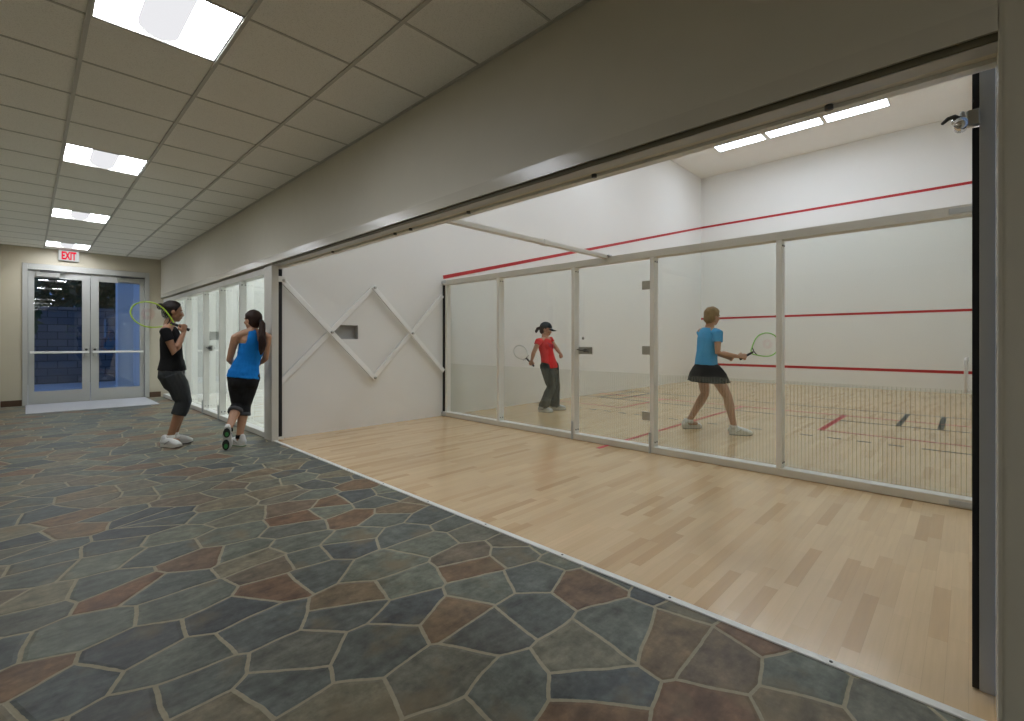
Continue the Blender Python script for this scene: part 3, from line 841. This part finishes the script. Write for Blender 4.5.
# --- woman with the lime racquet (profile, facing right; her right side towards the camera)
F1 = Fig('woman in black tee and grey capri leggings resting a racquet on her shoulder', (1.107, 6.286), frame(1.107, 6.286))
r = F1.r
hc = V((.016, .0, 1.472)); fdir = V((.97, .16, -.08))
b = MB()
ax, P = head_parts(b, hc, fdir, UP, (-.018, 0, 1.31))
LT = V((0, 1, 0))
b.tube([(.002, 0, .80), (.0, 0, .90), (.004, 0, .97), (.0, 0, 1.08), (.002, 0, 1.18), (-.012, 0, 1.27), (-.018, 0, 1.315)],
       [(.150, .100), (.132, .086), (.118, .078), (.128, .086), (.140, .090), (.120, .060), (.06, .05)], lat=LT, seg=20)
for q in (-1, 1): b.ell((.058, q * .066, 1.155), (.050, .058, .055))
b.tube([(-.04, -.17, 1.265), (-.02, 0, 1.285), (-.0, .17, 1.265)], [.048, .055, .048])
SR, ER, WR = V((-.050, -.178, 1.250)), V((.030, -.215, 1.010)), V((.108, -.135, 1.225))
SL, EL, WL = V((-.01, .178, 1.258)), V((-.03, .225, 1.01)), V((.035, .20, .80))
arm(b, SR, ER, WR); arm(b, SL, EL, WL)
hd = V((.10, .10, .95))
hand(b, WR, hd, (-.55, .8, 0), .95, (-.2, -.3, .5), .95)
hand(b, WL, (.15, -.05, -.95), (0, -.9, 0), .4, (.9, 0, .1), .95)
K = [((.0, -.080, .80), (.108, -.075, .475), (-.006, -.080, .115)), ((.005, .080, .80), (.116, .070, .475), (.030, .080, .115))]
for h, k, a in K: b.tube(leg_pts(h, k, a), LEG_R, seg=14)
foot_stub(b, K[0][2], (.75, -.6, 0)); foot_stub(b, K[1][2], (.9, -.2, 0))
body = remesh(b, 'body', [M['skin_a'], M['lip'], M['brow']], r, .0055, 3, assign=face_assign(P, ax, hc))
eyes(P, ax, r)
h = MB(); hair_cap(h, P, ax)
l_, f_, u_ = ax
remesh(h, 'hair', M['hair_black'], r, .006, 2, disp=folds(.003, (30, 30, 30)), cuts=[(P(0, .048, .055), (f_ * .86 - u_ * .5).normalized())])
h = MB(); h.ell(P(0, -.118, .036), (.033, .032, .036), ax); h.tube([P(0, -.085, .03), P(0, -.105, .034)], .024)
remesh(h, 'hair_bun', M['hair_black'], r, .006, 2, disp=folds(.003, (40, 40, 40)))
g = MB()
g.tube([(.008, 0, .822), (.009, 0, .87), (.004, 0, .95), (.0, 0, 1.06), (.002, 0, 1.17), (-.012, 0, 1.262), (-.016, 0, 1.295)],
       [(.172, .134), (.166, .126), (.146, .106), (.142, .102), (.152, .104), (.132, .075), (.082, .062)], lat=LT, seg=24, cap='flat')
for q in (-1, 1): g.ell((.062, q * .066, 1.152), (.054, .062, .060))
for S, E_ in ((SR, ER), (SL, EL)):
    g.tube([S.lerp(V((-.018, 0, 1.275)), .35), S, S.lerp(E_, .44)], [.052, .056, .053], cap='flat')
remesh(g, 'tee_shirt', M['c_black'], r, .0065, 3, disp=folds(.005))
g = MB()
g.tube([(.006, 0, .885), (.004, 0, .80), (.0, 0, .755), (.014, 0, .70)], [(.152, .114), (.162, .122), (.164, .122), (.150, .104)], lat=LT, seg=20)
g.ell((-.055, -.07, .775), (.062, .07, .075)); g.ell((-.055, .07, .775), (.062, .07, .075))
for h_, k_, a_ in K:
    p = leg_pts(h_, k_, a_)
    g.ell(p[0] + V((.0, 0, .0)), (.096, .09, .10)); g.tube([p[0] + V((.005, 0, -.02)), p[1] + V((.012, 0, 0)), p[2], p[3], p[4], p[4].lerp(p[5], .25)], [.100, .096, .084, .076, .074, .070], cap='flat')
remesh(g, 'capri_leggings', M['c_char'], r, .0065, 3, disp=folds(.004, (16, 16, 8), 3.))
for (h_, k_, a_), d, he in zip(K, ((.68, -.74, 0), (.88, -.28, 0)), ((-.080, -.042, 0), (-.035, .092, 0))):
    s = MB(); s.tube([V(a_) + V((0, 0, -.045)), V(a_) + V((0, 0, .012))], [.042, .041], cap='flat'); s.build('sock', M['sock'], r, local=True, smooth=True)
    shoe(r, he, d, L=.245, mats=('shoe_white' if he[0] < 0 else 'shoe_grey', 'sole', 'sole_dark'))
gp = WR + hd.normalized() * .07 + V((-.02, .022, .0))
dr = V((-.47, .05, .215)).normalized()
racquet('racquet', 'lime green teardrop racquet held over the shoulder of the woman in black', F1.w(gp - dr * .075), F1.w(gp + dr * .475), F1.wd((.08, -.99, .05)), 'lime', W=.128)

# --- woman in the bright blue tank (seen from behind, leaning on the post)
F2 = Fig('woman in bright blue tank top seen from behind, leaning on the post', (1.605, 5.713), frame(1.605, 5.713))
r = F2.r
hc = V((.142, .03, 1.376)); fdir = V((-.62, .78, -.02))
b = MB(); ax, P = head_parts(b, hc, fdir, V((.05, 0, 1)), (.138, .012, 1.235), .97)
LT = V((1, 0, 0))
spine = [(.052, 0, .74), (.068, 0, .83), (.105, 0, .96), (.128, .005, 1.06), (.136, .005, 1.15), (.138, .005, 1.21), (.138, .008, 1.25)]
b.tube(spine, [(.148, .105), (.132, .092), (.108, .078), (.118, .082), (.128, .085), (.115, .058), (.058, .05)], lat=LT, seg=20)
b.tube([(-.008, .0, 1.192), (.06, -.003, 1.222), (.13, -.005, 1.240), (.20, .008, 1.226), (.270, .02, 1.200)], [.042, .046, .055, .046, .042])
for q in (-1, 1): b.ell((.132 + q * .06, .07, 1.115), (.055, .05, .055))
SL, EL, WL = V((-.024, .0, 1.180)), V((-.080, .06, .935)), V((-.005, .225, .86))
SR, ER, WR = V((.287, .02, 1.188)), V((.268, .07, .945)), V((.18, .235, .865))
arm(b, SL, EL, WL); arm(b, SR, ER, WR)
hand(b, WL, (.85, .45, .05), (0, -.9, .2), .45, (0, .2, .9), .92)
hand(b, WR, (-.85, .45, .05), (0, -.9, .2), .45, (0, .2, .9), .92)
K = [((.122, .0, .755), (.062, .04, .44), (.016, .0, .115)), ((-.012, .01, .755), (.002, .05, .45), (-.084, -.165, .225))]
for h, k, a in K: b.tube(leg_pts(h, k, a), [.086, .078, .060, .053, .054, .042, .033], seg=14)
foot_stub(b, K[0][2], (-.5, .86, 0))
b.tube([K[1][2], V(K[1][2]) + V((-.012, -.005, -.05)), V((-.110, -.165, .08))], [.033, .034, .028])
remesh(b, 'body', [M['skin_b'], M['lip'], M['brow']], r, .0055, 3, assign=face_assign(P, ax, hc, .97))
eyes(P, ax, r, .97)
h = MB(); hair_cap(h, P, ax, .97, .012); l_, f_, u_ = ax
remesh(h, 'hair', M['hair_brown'], r, .006, 2, disp=folds(.003, (30, 30, 12)), cuts=[(P(0, .040, .05), (f_ * .88 - u_ * .42).normalized())])
h = MB(); pt = P(.012, -.098, -.015)
h.tube([pt, pt + V((.022, -.03, -.03)), V((.226, -.115, 1.19)), V((.230, -.118, 1.11)), V((.222, -.115, 1.035)), V((.215, -.112, 1.0))], [.022, .032, .038, .040, .030, .012], seg=12)
remesh(h, 'ponytail', M['hair_brown'], r, .006, 2, disp=folds(.004, (45, 45, 8)))
MB().tube([pt + V((.006, -.01, -.002)), pt + V((.014, -.02, -.014))], .027, cap='flat').build('hair_tie', M['rubber'], r, local=True, smooth=True)
g = MB()
g.tube([(.050, -.004, .738), (.058, -.002, .80), (.085, 0, .90), (.108, 0, .97), (.128, .004, 1.05), (.134, .005, 1.11)],
       [(.163, .134), (.152, .120), (.124, .096), (.118, .090), (.128, .094), (.130, .094)], lat=LT, seg=24, cap='flat')
for q in (-1, 1): g.ell((.132 + q * .06, .072, 1.115), (.058, .054, .058))
g.tube([(.132, -.060, 1.06), (.136, -.072, 1.15), (.137, -.050, 1.225), (.137, -.02, 1.262)], [(.085, .034), (.052, .026), (.044, .024), (.050, .022)], lat=LT, cap='flat')   # racer back
for q in (-1, 1): g.tube([(.137 + q * .03, -.02, 1.262), (.137 + q * .05, .04, 1.25), (.137 + q * .06, .088, 1.15)], [(.020, .014)] * 3, lat=LT)
remesh(g, 'tank_top', M['c_blue'], r, .0065, 3, disp=folds(.005, (8, 8, 22)))
g = MB()
g.tube([(.056, 0, .785), (.052, 0, .74), (.050, -.005, .69), (.05, 0, .64)], [(.144, .108), (.150, .116), (.146, .112), (.115, .088)], lat=LT, seg=20)
for q in (-1, 1): g.ell((.050 + q * .068, -.055, .70), (.072, .066, .080))
for i, (h_, k_, a_) in enumerate(K):
    p = leg_pts(h_, k_, a_)
    g.ell(p[0], (.090, .094, .095)); g.tube([p[0], p[1], p[2], p[3], p[4]], [.096, .088, .072, .067, .069], cap='flat')
remesh(g, 'capri_pants', M['c_black2'], r, .0065, 3, disp=folds(.005, (16, 16, 9), 5.))
for i, (h_, k_, a_) in enumerate(K):
    p = leg_pts(h_, k_, a_); a = p[3].lerp(p[4], .80); e = p[4].lerp(p[5], .16)
    MB().tube([a, a.lerp(e, .5), e], [.073, .076, .073], cap='flat', seg=22).build('pant_cuff', M['c_cuff'], r, local=True, smooth=True)
    s = MB(); s.tube([V(a_) + V((0, 0, -.03)), V(a_) + V((0, 0, .008))], [.041, .038], cap='flat'); s.build('sock', M['sock_dark'], r, local=True, smooth=True)
shoe(r, (.060, -.048, 0), (-.60, .80, 0), L=.245, mats=('shoe_white', 'sole', 'green'))
sh2 = shoe(r, (-.098, -.225, .255), (-.03, .06, -1), up=(.10, 1, .06), L=.245, mats=('shoe_white', 'sole', 'sole'))
for z_, y_, x_, h_ in ((.190, -.227, -.101, .050), (.066, -.220, -.109, .056)):
    m = MB(); m.ell((x_, y_, z_), (.033, .004, h_)); pd = m.build('sole_pad', M['sole_black'], sh2, local=True)
    m = MB(); m.ell((x_, y_ - .002, z_ - .012), (.018, .004, h_ * .5)); m.build('pad_insert', M['green'], pd, local=True)

# --- player in red (behind the glass)
F3 = Fig('player in red tee, dark cap and black trousers behind the glass wall', (5.909, 4.947), frame(5.909, 4.947))
r = F3.r
f3 = V((.86, -.50, 0)).normalized(); rt = V((f3.y, -f3.x, 0))   # facing, right-hand side
hc = V((-.012, .0, 1.335)); fdir = V((.95, -.14, -.20))
b = MB(); ax, P = head_parts(b, hc, fdir, UP, (-.025, .0, 1.19), .98)
spine = [(.045, 0, .73), (.035, 0, .80), (.015, 0, .90), (-.005, 0, 1.0), (-.018, 0, 1.09), (-.024, 0, 1.16), (-.025, 0, 1.20)]
b.tube(spine, [(.140, .100), (.128, .088), (.118, .080), (.125, .086), (.132, .086), (.110, .056), (.056, .05)], lat=rt, seg=20)
C_ = V((-.022, 0, 1.155))
SR, ER, WR = C_ + rt * .165 + V((-.02, 0, -.015)), V((-.205, -.20, .955)), V((-.235, -.12, .845))
SL, EL, WL = C_ - rt * .165 + V((0, 0, .01)), V((.168, .10, 1.02)), V((.212, -.02, .955))
b.tube([SR, C_ + V((0, 0, .012)), SL], [.044, .055, .044])
for q in (-1, 1): b.ell(C_ + f3 * .062 + rt * q * .06 + V((0, 0, -.095)), (.052, .052, .055))
arm(b, SR, ER, WR); arm(b, SL, EL, WL)
hand(b, WR, (-.25, .35, -.8), (.3, .5, 0), .9, (.9, -.2, 0), .95)
hand(b, WL, (.35, -.5, -.5), (-.6, -.3, -.2), .85, (-.3, .5, .6), .95)
K = [(V((.03, 0, .735)) + rt * .075, (.075, -.06, .40), (-.045, -.085, .10)), (V((.06, 0, .735)) - rt * .08, (.150, .10, .41), (.135, .155, .10))]
for h, k, a in K: b.tube(leg_pts(h, k, a), LEG_R, seg=14)
foot_stub(b, K[0][2], (.9, -.4, 0)); foot_stub(b, K[1][2], (.9, .1, 0))
remesh(b, 'body', [M['skin_c'], M['lip'], M['brow']], r, .0058, 3, assign=face_assign(P, ax, hc, .98))
eyes(P, ax, r, .98); l_, f_, u_ = ax
h = MB(); hair_cap(h, P, ax, .98, .006)
h.tube([P(0, -.10, .01), P(0, -.135, -.015), P(0, -.150, -.065), P(0, -.148, -.085)], [.022, .028, .024, .010])
remesh(h, 'hair', M['hair_brown'], r, .006, 2, disp=folds(.003, (40, 40, 12)), cuts=[(P(0, .030, .05), (f_ * .9 - u_ * .35).normalized())])
h = MB(); h.ell(P(0, -.006, .036), (.086, .104, .090), ax)
cap = remesh(h, 'cap', M['c_cap'], r, .006, 2, cuts=[(P(0, 0, .030), (-u_ + f_ * .05).normalized())])
h = MB(); n = 12; top = []; bot = []
for i in range(n + 1):
    a = -1.05 + 2.1 * i / n
    for (rr, lst) in ((.095, 0), (.175, 1)):
        pass
vi = [h.b.verts.new(P(math.sin(-1.1 + 2.2 * i / n) * .080, .012 + math.cos(-1.1 + 2.2 * i / n) * .088, .030 - .030 * (1 - math.cos(-1.1 + 2.2 * i / n)))) for i in range(n + 1)]
vo = [h.b.verts.new(P(math.sin(-1.1 + 2.2 * i / n) * .076, .060 + math.cos(-1.1 + 2.2 * i / n) * .128, .012 - .040 * (1 - math.cos(-1.1 + 2.2 * i / n)))) for i in range(n + 1)]
for i in range(n): h.b.faces.new((vi[i], vi[i + 1], vo[i + 1], vo[i]))
bmesh.ops.solidify(h.b, geom=h.b.faces[:], thickness=.009)
h.build('cap_brim', M['c_cap'], cap, local=True, smooth=True)
g = MB()
g.tube([(.046, 0, .705), (.038, 0, .80), (.018, 0, .89), (-.003, 0, .99), (-.018, 0, 1.08), (-.024, 0, 1.155), (-.025, 0, 1.185)],
       [(.164, .126), (.154, .116), (.138, .100), (.140, .102), (.146, .104), (.125, .075), (.082, .064)], lat=rt, seg=24, cap='flat')
for q in (-1, 1): g.ell(C_ + f3 * .066 + rt * q * .06 + V((0, 0, -.097)), (.056, .056, .060))
for S, E_ in ((SR, ER), (SL, EL)): g.tube([S.lerp(C_, .35), S, S.lerp(E_, .30)], [.052, .056, .054], cap='flat')
def printed(p):
    d = V(p) - C_; a, z = d.dot(rt), d.z; s = z - a * .25
    if d.dot(f3) > .03 and abs(a) < .09 and -.115 < s < -.055:
        return 1 if (math.sin(a * 130) > -.1 and abs(s + .085) > .006) or abs(s + .085) > .024 else 0
    return 0
remesh(g, 'tee_shirt', [M['c_red'], M['c_print']], r, .0065, 3, disp=folds(.006, (9, 9, 12)), assign=printed)
g = MB()
g.tube([(.034, 0, .83), (.045, 0, .73), (.045, 0, .66)], [(.140, .102), (.152, .112), (.140, .104)], lat=rt, seg=20)
for h_, k_, a_ in K:
    p = leg_pts(h_, k_, a_)
    g.ell(p[0], (.097, .097, .10)); g.tube([p[0], p[1], p[2], p[3], p[4], p[5], p[6] + V((0, 0, -.03))], [.098, .090, .078, .074, .076, .080, .086], cap='flat')
remesh(g, 'trousers', M['c_pants'], r, .0065, 3, disp=folds(.007, (12, 12, 6), 8.))
shoe(r, (-.125, -.055, 0), (.90, -.42, 0), L=.25, mats=('shoe_grey', 'sole', 'sole_dark')); shoe(r, (.075, .15, 0), (.97, .12, 0), L=.25, mats=('shoe_grey', 'sole', 'sole_dark'))
gp = WR + V((-.25, .35, -.8)).normalized() * .075 + V((.012, .02, 0)); dr = V((-.52, .34, .52)).normalized()
racquet('racquet', 'pale grey racquet swung low behind the player in red', F3.w(gp - dr * .06), F3.w(gp + dr * .42), F3.wd((-.4, -.75, .5)), 'pale_frame', W=.098, strings='string_plain')

# --- player in sky blue (behind the glass, seen from behind)
F4 = Fig('player in sky blue tee and black skirt lunging with a green racquet', (6.082, 2.328), frame(6.082, 2.328))
r = F4.r
f4 = V((.82, .57, 0)).normalized(); rt = V((f4.y, -f4.x, 0))
hc = V((-.016, .0, 1.462)); fdir = V((.72, .68, -.10))
b = MB(); ax, P = head_parts(b, hc, fdir, V((.06, 0, 1)), (-.048, 0, 1.325), 1.0)
spine = [(-.085, 0, .80), (-.085, 0, .88), (-.082, 0, .97), (-.075, 0, 1.07), (-.065, 0, 1.18), (-.055, 0, 1.27), (-.048, 0, 1.33)]
b.tube(spine, [(.150, .110), (.140, .100), (.128, .092), (.132, .095), (.140, .095), (.120, .062), (.058, .05)], lat=rt, seg=20)
C_ = V((-.056, 0, 1.275))
SR, ER, WR = C_ + rt * .165 + V((.01, 0, -.03)), V((.045, -.185, 1.0)), V((.265, -.10, .955))
SL, EL, WL = C_ - rt * .165 + V((0, 0, -.01)), V((-.03, .22, 1.02)), V((.135, .06, .945))
b.tube([SR, C_, SL], [.047, .058, .047])
for q in (-1, 1): b.ell(C_ + f4 * .065 + rt * q * .062 + V((0, 0, -.10)), (.055, .055, .058))
arm(b, SR, ER, WR, 1.05); arm(b, SL, EL, WL, 1.05)
hand(b, WR, (.95, .05, .05), (0, .75, -.4), .9, (0, .3, .8), .98)
hand(b, WL, (.85, -.3, -.15), (-.3, -.8, 0), .7, (.2, .1, .9), .95)
K = [(V((-.09, .0, .80)) - rt * .08, (-.105, .10, .46), (-.285, .05, .125)), (V((-.075, .0, .80)) + rt * .085, (.155, -.13, .465), (.225, -.15, .115))]
for h, k, a in K: b.tube(leg_pts(h, k, a), [.080, .076, .062, .054, .056, .044, .035], seg=14)
foot_stub(b, K[0][2], (.8, .4, 0)); foot_stub(b, K[1][2], (1, 0, 0))
remesh(b, 'body', [M['skin_c'], M['lip'], M['brow']], r, .0058, 3, assign=face_assign(P, ax, hc))
eyes(P, ax, r); l_, f_, u_ = ax
h = MB(); hair_cap(h, P, ax, 1.0, .014); h.ell(P(0, -.05, -.045), (.070, .060, .060), ax)
remesh(h, 'hair', M['hair_blond'], r, .006, 2, disp=folds(.006, (30, 30, 14)), cuts=[(P(0, .046, .06), (f_ * .9 - u_ * .42).normalized())])
g = MB()
g.tube([(-.088, 0, .815), (-.088, 0, .89), (-.084, 0, .97), (-.076, 0, 1.07), (-.065, 0, 1.18), (-.055, 0, 1.27), (-.050, 0, 1.31)],
       [(.166, .130), (.158, .124), (.150, .116), (.150, .114), (.156, .112), (.134, .082), (.086, .066)], lat=rt, seg=24, cap='flat')
for q in (-1, 1): g.ell(C_ + f4 * .070 + rt * q * .062 + V((0, 0, -.103)), (.060, .060, .064))
for S, E_ in ((SR, ER), (SL, EL)): g.tube([S.lerp(C_, .35), S, S.lerp(E_, .48)], [.058, .062, .060], cap='flat')
remesh(g, 'tee_shirt', M['c_sky'], r, .0065, 3, disp=folds(.007, (9, 9, 8)))
g = MB()
n = 40; rings = []
for z, a, d in ((.85, .158, .128), (.80, .190, .170), (.74, .220, .210), (.68, .238, .232), (.635, .250, .246)):
    rg = []
    for i in range(n):
        th = 2 * PI * i / n; k = 1 + (.845 - z) / .21 * .045 * math.sin(th * 11)
        rg.append(g.b.verts.new(V((-.084 + (.845 - z) * .13, -(.845 - z) * .12, z - (.012 if z < .7 else 0) * math.cos(th))) + rt * a * k * math.cos(th) + f4 * d * k * math.sin(th)))
    rings.append(rg)
for A, B in zip(rings, rings[1:]):
    for i in range(n): g.b.faces.new((A[i], A[(i + 1) % n], B[(i + 1) % n], B[i]))
g.b.faces.new(rings[0])
bmesh.ops.recalc_face_normals(g.b, faces=g.b.faces[:]); bmesh.ops.solidify(g.b, geom=g.b.faces[:], thickness=.004)
g.build('skirt', M['c_black'], r, local=True, smooth=True)
for (h_, k_, a_), he, d in zip(K, ((-.372, .035, 0), (.175, -.155, 0)), ((.85, .50, 0), (1, .02, 0))):
    s = MB(); s.tube([V(a_) + V((0, 0, -.05)), V(a_) + V((0, 0, .0))], [.043, .041], cap='flat'); s.build('sock', M['sock'], r, local=True, smooth=True)
    shoe(r, he, d, L=.255, mats=('shoe_white', 'sole', 'sole_dark'))
gp = WR + V((.95, .05, .05)).normalized() * .075 + V((0, .018, -.012)); dr = V((.76, .40, .45)).normalized()
racquet('racquet', 'green racquet in the hands of the player in sky blue', F4.w(gp - dr * .055), F4.w(gp + dr * .49), F4.wd((.35, -.9, .15)), 'grass_green', W=.140)

# ------------------------------------------------------------------ world, camera, colour
wd = bpy.data.worlds.new('dusk'); SC.world = wd; wd.use_nodes = True
bg = wd.node_tree.nodes['Background']; bg.inputs[0].default_value = (.27, .48, 1., 1); bg.inputs[1].default_value = .75

cam = bpy.data.cameras.new('camera'); co = bpy.data.objects.new('camera', cam); COL.objects.link(co)
co.location = (0, 0, 1.139); co.rotation_euler = (PI / 2, 0, -math.radians(45.8745))
cam.sensor_width = 36; cam.lens = 471.1 / 1024 * 36; cam.shift_y = -19.1 / 1024; cam.clip_start = .02; cam.clip_end = 200
SC.camera = co
vs = SC.view_settings; vs.view_transform = 'Standard'; vs.look = 'None'; vs.exposure = 0.; vs.gamma = 1.; vs.use_curve_mapping = False
cy = SC.cycles
cy.max_bounces = 14; cy.diffuse_bounces = 8; cy.glossy_bounces = 5; cy.transparent_max_bounces = 24; cy.transmission_bounces = 8
cy.sample_clamp_indirect = 6.; cy.caustics_reflective = False; cy.caustics_refractive = False
cy.use_denoising = True
try: cy.denoiser = 'OPENIMAGEDENOISE'
except Exception: pass
